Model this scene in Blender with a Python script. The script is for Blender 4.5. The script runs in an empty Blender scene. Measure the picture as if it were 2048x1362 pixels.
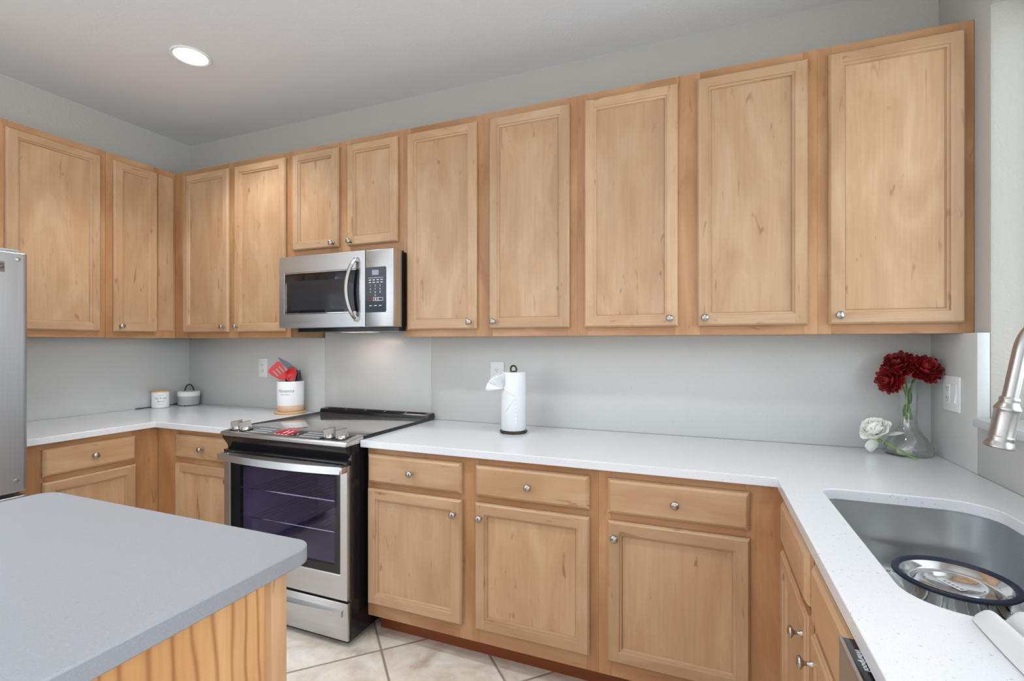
import bpy, bmesh, math, random
from mathutils import Vector, Matrix
random.seed(7)
PI = math.pi
scene = bpy.context.scene
col = scene.collection

# ------------------------------------------------------------------ camera
cam_d = bpy.data.cameras.new('camera'); cam = bpy.data.objects.new('camera', cam_d); col.objects.link(cam)
cam_d.sensor_width = 36.0; cam_d.lens = 968.0/2048.0*36.0
cam_d.shift_y = 7.0/2048.0; cam_d.clip_start = 0.02
cam.location = (0, 0, 1.308); cam.rotation_euler = (math.radians(90), 0, math.radians(21.73))
scene.camera = cam

# ------------------------------------------------------------------ world, exposure
w = bpy.data.worlds.new('world'); scene.world = w; w.use_nodes = True
bg = w.node_tree.nodes['Background']
bg.inputs['Color'].default_value = (0.88, 0.935, 1.0, 1); _t = w.node_tree; _tc = _t.nodes.new('ShaderNodeTexCoord'); _sp = _t.nodes.new('ShaderNodeSeparateXYZ')   # strength raised towards either side, added fill for the side walls
_m = _t.nodes.new('ShaderNodeMath'); _m.operation = 'POWER'; _m.inputs[1].default_value = 2.0
_a = _t.nodes.new('ShaderNodeMath'); _a.operation = 'MULTIPLY_ADD'; _a.inputs[1].default_value = 3.7; _a.inputs[2].default_value = 1.42
_t.links.new(_tc.outputs['Generated'], _sp.inputs[0]); _t.links.new(_sp.outputs[0], _m.inputs[0]); _t.links.new(_m.outputs[0], _a.inputs[0]); _t.links.new(_a.outputs[0], bg.inputs['Strength'])
scene.view_settings.view_transform = 'Standard'; scene.view_settings.look = 'None'
scene.view_settings.gamma = 1.0; scene.view_settings.use_curve_mapping = False
scene.view_settings.exposure = 0.07
CAN_POWER = 41.0
# daylight outside the kitchen window
sun_d = bpy.data.lights.new('window_daylight', 'AREA'); sun_d.shape = 'RECTANGLE'; sun_d.size = 1.7; sun_d.size_y = 1.4; sun_d.energy = 7; sun_d.color = (.93, .97, 1.0)
sun_o = bpy.data.objects.new('window_daylight', sun_d); col.objects.link(sun_o); sun_o.location = (1.85, .85, 2.05); sun_o.rotation_euler = (0, math.radians(80), math.radians(-22))

# ------------------------------------------------------------------ materials
def srgb(r, g, b):
    f = lambda c: (c/255/12.92) if c/255 <= .04045 else ((c/255+.055)/1.055)**2.4
    return (f(r), f(g), f(b), 1)
class NT:
    def __init__(s, name):
        s.m = bpy.data.materials.new(name); s.m.use_nodes = True; s.t = s.m.node_tree
        s.b = s.t.nodes['Principled BSDF']
    def n(s, typ, **kw):
        nd = s.t.nodes.new(typ)
        for k, v in kw.items():
            if k in nd.bl_rna.properties.keys(): setattr(nd, k, v)
            else: nd.inputs[k].default_value = v
        return nd
    def l(s, a, b): s.t.links.new(a, b)
    def math(s, op, a, b=None):
        nd = s.t.nodes.new('ShaderNodeMath'); nd.operation = op
        for i, v in enumerate((a, b)):
            if v is None: continue
            if isinstance(v, (int, float)): nd.inputs[i].default_value = v
            else: s.l(v, nd.inputs[i])
        return nd.outputs[0]
    def mix(s, fac, a, b, mode='MIX'):
        nd = s.t.nodes.new('ShaderNodeMix'); nd.data_type = 'RGBA'; nd.blend_type = mode
        for i, v in ((0, fac), (6, a), (7, b)):
            if isinstance(v, (int, float)): nd.inputs[i].default_value = v
            elif isinstance(v, tuple): nd.inputs[i].default_value = v
            else: s.l(v, nd.inputs[i])
        return nd.outputs[2]
    def ramp(s, fac, stops):
        nd = s.t.nodes.new('ShaderNodeValToRGB'); e = nd.color_ramp.elements
        e[0].position, e[0].color = stops[0]; e[1].position, e[1].color = stops[-1]
        for p, c in stops[1:-1]:
            x = e.new(p); x.color = c
        s.l(fac, nd.inputs[0]); return nd.outputs[0]
    def bump(s, h, strength, dist=.01):
        nd = s.n('ShaderNodeBump', Strength=strength, Distance=dist); s.l(h, nd.inputs['Height']); s.l(nd.outputs[0], s.b.inputs['Normal'])
    def objco(s, scale, rnd=True, off=(0, 0, 0), coord='Object'):
        tc = s.n('ShaderNodeTexCoord'); mp = s.n('ShaderNodeMapping'); mp.inputs['Scale'].default_value = scale
        if rnd:
            oi = s.n('ShaderNodeObjectInfo'); cb = s.n('ShaderNodeCombineXYZ')
            r = oi.outputs['Random']
            s.l(s.math('MULTIPLY_ADD', r, 37.0), cb.inputs[0]); s.l(s.math('MULTIPLY', r, 91.0), cb.inputs[1]); s.l(s.math('MULTIPLY', r, 53.0), cb.inputs[2])
            va = s.n('ShaderNodeVectorMath'); va.operation = 'ADD'
            vo = s.n('ShaderNodeVectorMath'); vo.operation = 'ADD'; vo.inputs[1].default_value = off
            s.l(tc.outputs[coord], vo.inputs[0]); s.l(vo.outputs[0], va.inputs[0]); s.l(cb.outputs[0], va.inputs[1]); s.l(va.outputs[0], mp.inputs[0])
        else: s.l(tc.outputs[coord], mp.inputs[0])
        return mp.outputs[0]
    def noise(s, vec, scale=1.0, detail=3.0, rough=.5, dist=0.0):
        nd = s.n('ShaderNodeTexNoise', Scale=scale, Detail=detail, Roughness=rough, Distortion=dist); s.l(vec, nd.inputs['Vector']); return nd.outputs['Fac']

def plain(name, color, rough=.5, metal=0.0, spec=None, **kw):
    q = NT(name); q.b.inputs['Base Color'].default_value = color; q.b.inputs['Roughness'].default_value = rough; q.b.inputs['Metallic'].default_value = metal
    if spec is not None: q.b.inputs['Specular IOR Level'].default_value = spec
    for k, v in kw.items(): q.b.inputs[k.replace('_', ' ')].default_value = v
    return q.m

def maple(name, axis, off, stops=None):
    q = NT(name)
    def sc(a, g): return (g, a, a) if axis == 'X' else ((a, g, a) if axis == 'Y' else (a, a, g))
    blot = q.noise(q.objco(sc(7.0, 2.2), off=off), 1.0, 4.0, .55, 1.0)
    grain = q.noise(q.objco(sc(120.0, 3.5), off=off), 1.0, 3.0, .6)
    fleck = q.noise(q.objco(sc(34.0, 6.0), off=(off[0]+5, off[1], off[2])), 1.0, 2.0, .5, 1.2)
    c = q.ramp(blot, stops or [(.25, srgb(175, 136, 100)), (.5, srgb(187, 151, 115)), (.75, srgb(199, 166, 133))])
    g = q.ramp(grain, [(.3, (.80, .76, .72, 1)), (.62, (1, 1, 1, 1))])
    c = q.mix(.36, c, g, 'MULTIPLY')
    fl = q.ramp(fleck, [(.67, (0, 0, 0, 1)), (.76, (1, 1, 1, 1))])
    c = q.mix(q.math('MULTIPLY', fl, .6), c, srgb(128, 74, 34))
    oi = q.n('ShaderNodeObjectInfo')
    hsv = q.n('ShaderNodeHueSaturation'); q.l(q.math('MULTIPLY_ADD', oi.outputs['Random'], .14), hsv.inputs['Value'])
    hsv.inputs['Value'].links[0].from_node.inputs[2].default_value = .93
    q.l(c, hsv.inputs['Color']); q.l(hsv.outputs[0], q.b.inputs['Base Color'])
    q.b.inputs['Roughness'].default_value = .36
    q.bump(grain, .06, .002)
    return q.m
MV = maple('maple_upright_grain', 'Z', (0, 0, 0)); MH = maple('maple_level_grain', 'X', (3, 7, 1))
WOOD = [MV, MH]
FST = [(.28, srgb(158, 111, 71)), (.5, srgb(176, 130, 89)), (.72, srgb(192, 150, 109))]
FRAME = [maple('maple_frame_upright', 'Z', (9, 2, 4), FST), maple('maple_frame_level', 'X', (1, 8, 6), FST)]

def figured():
    q = NT('maple_figured_veneer')
    v = q.objco((1, 1, .16), rnd=False)
    nz = q.noise(v, 2.3, 2.0, .5, .8); n2 = q.noise(q.objco((1, 1, .35), rnd=False), 9.0, 2.0)
    mp = q.n('ShaderNodeSeparateXYZ'); q.l(v, mp.inputs[0])
    ph = q.math('ADD', q.math('ADD', q.math('MULTIPLY', mp.outputs[1], 230.0), q.math('MULTIPLY', nz, 62.0)), q.math('MULTIPLY', n2, 7.0))
    wv = q.math('MULTIPLY_ADD', q.math('SINE', ph), .5); wv.node.inputs[2].default_value = .5
    wv = q.math('POWER', wv, 7.0)
    fine = q.noise(q.objco((110, 110, 3), rnd=False), 1.0, 3.0)
    c = q.ramp(q.noise(q.objco((6, 6, .8), rnd=False), 1.0, 2.0), [(.3, srgb(190, 138, 88)), (.7, srgb(214, 168, 118))])
    c = q.mix(q.math('MULTIPLY', wv, .6), c, srgb(134, 80, 38))
    c = q.mix(.4, c, q.ramp(fine, [(.3, (.75, .7, .65, 1)), (.65, (1, 1, 1, 1))]), 'MULTIPLY')
    q.l(c, q.b.inputs['Base Color']); q.b.inputs['Roughness'].default_value = .4
    return q.m
FIG = figured()
TOE = plain('toe_kick_stain', srgb(128, 66, 28), .5)
GAP = plain('dark_gap', (.012, .008, .006, 1), .8)

def quartz(name, base, rough, amount):
    q = NT(name)
    v = q.objco((1, 1, 1), rnd=False)
    sp = q.noise(v, 170.0, 2.0, .6); cl = q.noise(v, 7.0, 2.0)
    vn = q.noise(v, 2.6, 4.0, .6, 2.5)
    fl = q.ramp(q.math('ADD', sp, q.math('MULTIPLY', cl, .12)), [(.72, (0, 0, 0, 1)), (.80, (1, 1, 1, 1))])
    c = q.mix(q.math('MULTIPLY', fl, amount), base, srgb(120, 122, 124))
    f2 = q.noise(v, 420.0, 1.0)
    c = q.mix(q.ramp(f2, [(.55, (0, 0, 0, 1)), (.75, (.25, .25, .25, 1))]), c, srgb(176, 180, 182))
    q.l(c, q.b.inputs['Base Color']); q.b.inputs['Roughness'].default_value = rough
    return q.m
QTZ = quartz('white_quartz', srgb(217, 220, 224), .16, .55)
QTZI = quartz('white_quartz_honed_dimmed', srgb(138, 142, 147), .40, .6)  # same quartz, with the island's dimmer light put into a darker base
QTZB = quartz('white_quartz_splash', srgb(202, 203, 200), .28, .3)

def paint(name, c, bump):
    q = NT(name); q.b.inputs['Base Color'].default_value = c; q.b.inputs['Roughness'].default_value = .75
    q.bump(q.noise(q.objco((1, 1, 1), rnd=False), 95.0, 3.0, .55), bump, .006); return q.m
WALL = paint('grey_wall_paint', srgb(183, 180, 172), .35)
CEIL = paint('white_ceiling_paint', srgb(222, 224, 226), .30)

def tiles():
    q = NT('cream_diagonal_tile')
    tc = q.n('ShaderNodeTexCoord'); sp = q.n('ShaderNodeSeparateXYZ'); q.l(tc.outputs['Object'], sp.inputs[0])
    S = .413; r2 = 1/math.sqrt(2)
    a = q.math('MULTIPLY', q.math('ADD', sp.outputs[0], sp.outputs[1]), r2/S)
    b = q.math('MULTIPLY', q.math('SUBTRACT', sp.outputs[0], sp.outputs[1]), r2/S)
    a = q.math('SUBTRACT', a, .304/S); b = q.math('ADD', b, 2.121/S)
    da = q.math('PINGPONG', a, .5); db = q.math('PINGPONG', b, .5)
    d = q.math('MINIMUM', da, db)
    gr = q.ramp(d, [(.009, (1, 1, 1, 1)), (.014, (0, 0, 0, 1))])
    fa = q.math('FLOOR', a); fb = q.math('FLOOR', b)
    cb = q.n('ShaderNodeCombineXYZ'); q.l(fa, cb.inputs[0]); q.l(fb, cb.inputs[1])
    wn = q.n('ShaderNodeTexWhiteNoise'); q.l(cb.outputs[0], wn.inputs['Vector'])
    va = q.n('ShaderNodeVectorMath'); va.operation = 'MULTIPLY_ADD'; va.inputs[1].default_value = (9, 9, 9)
    q.l(wn.outputs['Color'], va.inputs[0]); q.l(tc.outputs['Object'], va.inputs[2])
    n1 = q.noise(va.outputs[0], 5.0, 6.0, .62, .8); n2 = q.noise(va.outputs[0], 24.0, 4.0, .6)
    c = q.ramp(n1, [(.3, srgb(188, 172, 154)), (.48, srgb(222, 212, 200)), (.66, srgb(236, 231, 224))])
    c = q.mix(.3, c, q.ramp(n2, [(.3, (.72, .68, .62, 1)), (.6, (1, 1, 1, 1))]), 'MULTIPLY')
    c = q.mix(gr, c, srgb(150, 140, 128))
    q.l(c, q.b.inputs['Base Color']); q.b.inputs['Roughness'].default_value = .32
    q.bump(q.math('SUBTRACT', 1.0, gr), .3, .003)
    return q.m
TILE = tiles()

def steel(name, base, rough, axis='X'):
    q = NT(name)
    s = {'X': (3, 400, 400), 'Z': (400, 400, 3), 'Y': (400, 3, 400)}[axis]
    n = q.noise(q.objco(s, rnd=False), 1.0, 2.0)
    q.l(q.ramp(n, [(.3, tuple(x*.9 for x in base[:3])+(1,)), (.7, base)]), q.b.inputs['Base Color'])
    r = q.math('MULTIPLY_ADD', n, .12); r.node.inputs[2].default_value = rough-.06; q.l(r, q.b.inputs['Roughness'])
    q.b.inputs['Metallic'].default_value = 1.0; return q.m
STEEL = steel('brushed_steel', (.60, .60, .60, 1), .33); STEELV = steel('brushed_steel_upright', (.52, .55, .58, 1), .36, 'Z')
SINKM = plain('sink_steel', (.62, .64, .65, 1), .30, 1.0)
NICKEL = plain('satin_nickel', (.42, .40, .38, 1), .30, 1.0)
CHROME = plain('polished_chrome', (.78, .78, .78, 1), .08, 1.0)
POLISH = plain('polished_steel', (.66, .66, .65, 1), .14, 1.0)
BLACK = plain('black_enamel', (.010, .010, .012, 1), .16)
BLKPL = plain('black_plastic', (.018, .018, .020, 1), .38)
BGLASS = plain('black_glass', (.006, .007, .010, 1), .05)
NAVYG = plain('dark_keypad_glass', (.006, .008, .016, 1), .12)
COOKG = plain('ceramic_cooktop_glass', (.50, .485, .47, 1), .05, .7)
WHITEP = plain('white_plastic', srgb(232, 233, 232), .35)
CERAM = plain('white_glazed_ceramic', srgb(236, 236, 238), .14)
BARE = plain('bare_clay', srgb(216, 186, 158), .7)
TRIV = plain('light_wood_board', srgb(205, 164, 118), .5)
REDS = plain('red_silicone', srgb(196, 18, 18), .3)
KNIFE = plain('dark_steel_blade', (.06, .075, .085, 1), .25, .6)
PAPER = plain('white_paper', srgb(220, 222, 225), .85)
BRONZ = plain('dark_bronze', (.060, .052, .046, 1), .4, .7)
CLOTH = plain('white_terry_cloth', srgb(206, 209, 211), .95)
NAVY = plain('navy_rubber', srgb(16, 30, 58), .5)
INK = plain('grey_ink', srgb(120, 122, 128), .7)
PRINT = plain('white_print', srgb(225, 228, 232), .5)
REDPR = plain('red_print', srgb(170, 20, 30), .5)
GREEN = plain('green_stem', srgb(58, 122, 36), .45)
LIMEG = plain('lime_stem', srgb(120, 165, 40), .45)
FROST = plain('grey_frosted_plastic', srgb(172, 175, 178), .35)
OVEN = plain('oven_blue_enamel', srgb(158, 148, 176), .3)
KEYS = plain('grey_key_strip', srgb(96, 100, 102), .3)
FRSIDE = plain('fridge_grey_side', srgb(150, 152, 155), .45)
BADGE = plain('badge_grey', srgb(128, 122, 120), .3, .4)
def petal(name, c0, c1, sss):
    q = NT(name); n = q.noise(q.objco((60, 60, 60), rnd=False), 1.0, 2.0)
    q.l(q.ramp(n, [(.35, c0), (.65, c1)]), q.b.inputs['Base Color']); q.b.inputs['Roughness'].default_value = .55
    return q.m
REDF = petal('red_petal', srgb(78, 1, 5), srgb(158, 6, 9), 0)
WHTF = petal('white_petal', srgb(238, 242, 228), srgb(250, 251, 248), 0)
def glass(name, tint, rough=0.0, ior=1.45):
    q = NT(name); q.b.inputs['Base Color'].default_value = tint; q.b.inputs['Transmission Weight'].default_value = 1.0
    q.b.inputs['Roughness'].default_value = rough; q.b.inputs['IOR'].default_value = ior; return q.m

def tinted(name, t, amount):
    q = NT(name); tr = q.n('ShaderNodeBsdfTransparent', Color=t); gl = q.n('ShaderNodeBsdfGlossy', Roughness=.03)
    lw_ = q.n('ShaderNodeLayerWeight', Blend=.5); mx = q.n('ShaderNodeMixShader')
    fa = q.math('MULTIPLY_ADD', q.math('POWER', lw_.outputs['Facing'], 4.0), .75*amount); fa.node.inputs[2].default_value = .05*amount
    q.l(fa, mx.inputs[0]); q.l(tr.outputs[0], mx.inputs[1]); q.l(gl.outputs[0], mx.inputs[2])
    q.l(mx.outputs[0], q.t.nodes['Material Output'].inputs[0]); return q.m
OVENG = tinted('tinted_oven_glass', (.80, .78, .88, 1), .8)
VASEG = tinted('clear_glass', (.992, .996, .993, 1), 1.6)
PANE = tinted('window_glass', (.95, .97, .97, 1), 1.0)
def emit(name, c, s):
    q = NT(name); q.b.inputs['Base Color'].default_value = c; q.b.inputs['Emission Color'].default_value = c; q.b.inputs['Emission Strength'].default_value = s; return q.m
LAMP = emit('lit_lamp', (1, .985, .95, 1), 6.0)
REDLED = emit('red_display', srgb(150, 5, 20), .28)
DIGIT = emit('lit_digits', srgb(255, 200, 205), 1.0)
LCD = emit('pale_display', srgb(140, 146, 165), .12)

# ------------------------------------------------------------------ mesh helpers
class MB:
    def __init__(s): s.v = []; s.f = []; s.m = []
    def add(s, vs, fs, mi=0, M=None):
        o = len(s.v)
        s.v += [tuple(M @ Vector(p)) if M is not None else tuple(p) for p in vs]
        for k, f in enumerate(fs):
            s.f.append(tuple(i+o for i in f)); s.m.append(mi if isinstance(mi, int) else mi[k])
        return s
    def box(s, x0, x1, y0, y1, z0, z1, bev=0.0, mi=0, M=None, seg=2):
        x0, x1 = min(x0, x1), max(x0, x1); y0, y1 = min(y0, y1), max(y0, y1); z0, z1 = min(z0, z1), max(z0, z1)
        if bev <= 0:
            v = [(x0, y0, z0), (x1, y0, z0), (x1, y1, z0), (x0, y1, z0), (x0, y0, z1), (x1, y0, z1), (x1, y1, z1), (x0, y1, z1)]
            return s.add(v, [(0, 3, 2, 1), (4, 5, 6, 7), (0, 1, 5, 4), (1, 2, 6, 5), (2, 3, 7, 6), (3, 0, 4, 7)], mi, M)
        b = bmesh.new(); bmesh.ops.create_cube(b, size=1.0)
        for q in b.verts: q.co = ((x0+x1)/2+q.co.x*(x1-x0), (y0+y1)/2+q.co.y*(y1-y0), (z0+z1)/2+q.co.z*(z1-z0))
        bmesh.ops.bevel(b, geom=b.edges[:], offset=min(bev, .49*min(x1-x0, y1-y0, z1-z0)), segments=seg, affect='EDGES', profile=.5)
        b.verts.index_update(); s.add([q.co[:] for q in b.verts], [[q.index for q in f.verts] for f in b.faces], mi, M); b.free(); return s
    def loops(s, L, mi=0, close=True, cap0=False, cap1=False, M=None):
        n = len(L[0]); vs = [p for lp in L for p in lp]; fs = []
        for a in range(len(L)-1):
            for i in range(n if close else n-1):
                j = (i+1) % n; fs.append((a*n+i, a*n+j, (a+1)*n+j, (a+1)*n+i))
        if cap0: fs.append(tuple(range(n-1, -1, -1)))
        if cap1: fs.append(tuple((len(L)-1)*n+i for i in range(n)))
        return s.add(vs, fs, mi, M)
    def lathe(s, prof, n=32, c=(0, 0, 0), mi=0, M=None, rmod=None, caps=True):
        L = []
        for r, z in prof:
            L.append([(c[0]+(r*(rmod(t, z) if rmod else 1))*math.cos(t), c[1]+(r*(rmod(t, z) if rmod else 1))*math.sin(t), c[2]+z) for t in [2*PI*i/n for i in range(n)]])
        return s.loops(L, mi, True, caps, caps, M)
    def tube(s, pts, r, n=10, mi=0, M=None, closed=False):
        pts = [Vector(p) for p in pts]; m = len(pts); L = []; up = None
        for i, p in enumerate(pts):
            if closed: d = pts[(i+1) % m]-pts[i-1]
            else: d = pts[min(i+1, m-1)]-pts[max(i-1, 0)]
            d.normalize()
            if up is None: up = Vector((0, 0, 1)) if abs(d.z) < .9 else Vector((1, 0, 0))
            a = d.cross(up).normalized(); b = a.cross(d).normalized(); up = b
            rr = r[i] if isinstance(r, (list, tuple)) else r
            L.append([p+a*rr*math.cos(2*PI*k/n)+b*rr*math.sin(2*PI*k/n) for k in range(n)])
        if closed: L.append(L[0]); return s.loops(L, mi, True, False, False, M)
        return s.loops(L, mi, True, True, True, M)
    def prism(s, poly, z0, z1, mi=0, M=None):
        return s.loops([[(x, y, z0) for x, y in poly], [(x, y, z1) for x, y in poly]], mi, True, True, True, M)
    def extr(s, prof, x0, x1, mi=0, M=None):      # profile in (y, z) swept along x
        return s.loops([[(x0, y, z) for y, z in prof], [(x1, y, z) for y, z in prof]], mi, True, True, True, M)
    def build(s, name, mats, parent=None, smooth=35, loc=None):
        me = bpy.data.meshes.new(name); me.from_pydata(s.v, [], s.f); mats = mats if isinstance(mats, (list, tuple)) else [mats]
        for q in mats: me.materials.append(q)
        me.polygons.foreach_set('material_index', s.m)
        b = bmesh.new(); b.from_mesh(me); bmesh.ops.recalc_face_normals(b, faces=b.faces[:]); b.to_mesh(me); b.free()
        if smooth:
            me.polygons.foreach_set('use_smooth', [True]*len(me.polygons)); me.set_sharp_from_angle(angle=math.radians(smooth))
        me.update(); o = bpy.data.objects.new(name, me); col.objects.link(o)
        if parent: o.parent = parent
        if loc: o.location = loc
        return o
def thing(name, label, cat, loc=(0, 0, 0), rz=0.0, group=None):
    o = bpy.data.objects.new(name, None); col.objects.link(o); o.location = loc; o.rotation_euler = (0, 0, rz); o.empty_display_size = .05
    o['label'] = label; o['category'] = cat
    if group: o['group'] = group
    return o
def tag(o, label, cat, group=None):
    o['label'] = label; o['category'] = cat
    if group: o['group'] = group
    return o
def struct(o): o['kind'] = 'structure'; return o
def rrect(x0, x1, y0, y1, r, n=8):
    if not isinstance(r, (list, tuple)): r = [r]*4      # order: x0y0, x1y0, x1y1, x0y1
    P = []
    for (cx, cy, a0, rr) in ((x0+r[0], y0+r[0], PI, r[0]), (x1-r[1], y0+r[1], 1.5*PI, r[1]), (x1-r[2], y1-r[2], 0, r[2]), (x0+r[3], y1-r[3], .5*PI, r[3])):
        for k in range(n+1):
            t = a0+.5*PI*k/n; P.append((cx+rr*math.cos(t), cy+rr*math.sin(t)))
    return P
def text(body, size, mat, M, name='lettering', parent=None, align='CENTER', ext=.0002, bend=None, shear=0.0, sx=1.0):
    cu = bpy.data.curves.new('t', 'FONT'); cu.body = body; cu.size = size; cu.align_x = align; cu.align_y = 'CENTER'; cu.extrude = ext; cu.shear = shear; cu.resolution_u = 3
    ob = bpy.data.objects.new('t', cu); col.objects.link(ob); bpy.context.view_layer.update()
    dg = bpy.context.evaluated_depsgraph_get(); me = bpy.data.meshes.new_from_object(ob.evaluated_get(dg))
    bpy.data.objects.remove(ob); bpy.data.curves.remove(cu)
    for q in me.vertices:
        x, y, z = q.co.x*sx, q.co.y, q.co.z
        if bend: a = x/bend; p = Vector(((bend+z)*math.sin(a), y, (bend+z)*math.cos(a)-bend))
        else: p = Vector((x, y, z))
        q.co = M @ p
    me.materials.clear(); me.materials.append(mat); me.name = name
    o = bpy.data.objects.new(name, me); col.objects.link(o)
    if parent: o.parent = parent
    return o
def face_y(x, y, z): return Matrix.Translation((x, y, z)) @ Matrix.Rotation(PI/2, 4, 'X')           # text facing -Y
T = Matrix.Translation
def RX(a): return Matrix.Rotation(a, 4, 'X')
def RY(a): return Matrix.Rotation(a, 4, 'Y')
def RZ(a): return Matrix.Rotation(a, 4, 'Z')

# ------------------------------------------------------------------ setting
CT = .884; CEZ = 2.741
struct(MB().box(-3.62, 1.06, -4.2, 2.55, -.12, 0).build('floor', TILE, smooth=0))
struct(MB().box(-3.62, 1.06, -4.2, 2.55, CEZ, CEZ+.12).build('ceiling', CEIL, smooth=0))
struct(MB().box(-3.62, 1.06, 2.395, 2.55, 0, CEZ).build('wall_back', WALL, smooth=0))
struct(MB().box(-3.62, -3.467, -.3, 2.395, 0, CEZ).build('wall_left', WALL, smooth=0))
WY0, WY1, WZ0, WZ1 = .35, 2.02, 1.045, 2.405
wr = MB().box(.854, 1.06, WY1, 2.395, 0, CEZ, .012).box(.854, 1.06, WY0, WY1, 0, WZ0).box(.854, 1.06, WY0, WY1, WZ1, CEZ).box(.854, 1.06, -.1, WY0, 0, CEZ)
struct(wr.build('wall_right', WALL))
win = MB()
for (a, b, c_, d) in ((WY0, WY1, WZ0+.028, WZ0+.07), (WY0, WY1, WZ1-.045, WZ1), (WY0, WY0+.045, WZ0+.028, WZ1), (WY1-.045, WY1, WZ0+.028, WZ1), (1.16, 1.21, WZ0+.028, WZ1)):
    win.box(.99, 1.04, a, b, c_, d, .004)
wo = struct(win.build('window_1', WHITEP)); MB().box(1.012, 1.016, WY0+.04, WY1-.04, WZ0+.06, WZ1-.04).build('pane', PANE, wo)

# stone sill, splash slabs
tag(MB().box(.795, .985, WY0, 1.985, WZ0, WZ0+.028, .004).build('window_sill', QTZ), 'white quartz window sill slab jutting out beside the faucet', 'window sill')
sg = 'quartz splash slabs behind the counters'
tag(MB().box(-3.467, -3.433, 1.15, 2.367, CT, 1.345, .001).build('backsplash_slab', QTZB), 'white quartz splash slab on left wall behind the small candle', 'backsplash', sg)
tag(MB().box(-3.467, -2.1965, 2.367, 2.395, CT, 1.345, .001).build('backsplash_slab', QTZB), 'white quartz splash slab behind the utensil crock, left of the stove', 'backsplash', sg)
tag(MB().box(-2.1955, -1.4325, 2.367, 2.395, .86, 1.385, .001).build('backsplash_slab', QTZB), 'white quartz splash slab behind the stove, under the microwave', 'backsplash', sg)
tag(MB().box(-1.4315, .854, 2.367, 2.395, CT, 1.345, .001).build('backsplash_slab', QTZB), 'long white quartz splash slab behind the paper towels and vase', 'backsplash', sg)
tag(MB().box(.822, .854, 2.0205, 2.3665, CT, 1.345, .001).box(.822, .854, .1, 2.0195, CT, WZ0, .001).build('backsplash_slab', QTZB), 'white quartz splash slab on right wall holding the double switch plate', 'backsplash', sg)

# ------------------------------------------------------------------ worktops
def slab(name, outer, holes, z0, z1, mat, bev=.0025):
    b = bmesh.new(); allv = []
    for lp in [outer]+holes:
        vs = [b.verts.new((x, y, z1)) for x, y in lp]
        for i in range(len(vs)): b.edges.new((vs[i], vs[(i+1) % len(vs)]))
    bmesh.ops.triangle_fill(b, use_beauty=True, use_dissolve=False, edges=b.edges[:])
    r = bmesh.ops.extrude_face_region(b, geom=b.faces[:])
    for q in r['geom']:
        if isinstance(q, bmesh.types.BMVert): q.co.z = z0
    bmesh.ops.recalc_face_normals(b, faces=b.faces[:])
    bmesh.ops.dissolve_limit(b, angle_limit=.01, verts=b.verts[:], edges=b.edges[:])
    me = bpy.data.meshes.new(name); b.to_mesh(me); b.free(); me.materials.append(mat)
    o = bpy.data.objects.new(name, me); col.objects.link(o)
    md = o.modifiers.new('bevel', 'BEVEL'); md.width = bev; md.segments = 2; md.limit_method = 'ANGLE'; md.angle_limit = .7
    me.polygons.foreach_set('use_smooth', [True]*len(me.polygons)); me.set_sharp_from_angle(angle=math.radians(35))
    return o
tag(slab('worktop', [(-3.433, 1.165), (-2.785, 1.165), (-2.785, 1.730), (-2.172, 1.730), (-2.172, 2.366), (-3.433, 2.366)], [], CT-.031, CT, QTZ), 'white quartz worktop turning the corner left of the stove', 'countertop')
SX0, SX1, SY0, SY1 = .316, .70, .967, 1.668; SR = [.085, .085, .10, .05]
tag(slab('worktop', [(-1.412, 1.734), (.212, 1.734), (.214, .05), (.822, .05), (.822, 2.366), (-1.412, 2.366)], [rrect(SX0, SX1, SY0, SY1, SR)], CT-.031, CT, QTZ), 'white quartz worktop with the sink cut out, right of the stove', 'countertop')
tag(slab('island_worktop', rrect(-1.757, -.773, -.75, .808, .045), [], CT-.034, CT, QTZI, .003), 'grey-white quartz island top with rounded corners in left foreground', 'countertop')

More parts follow.
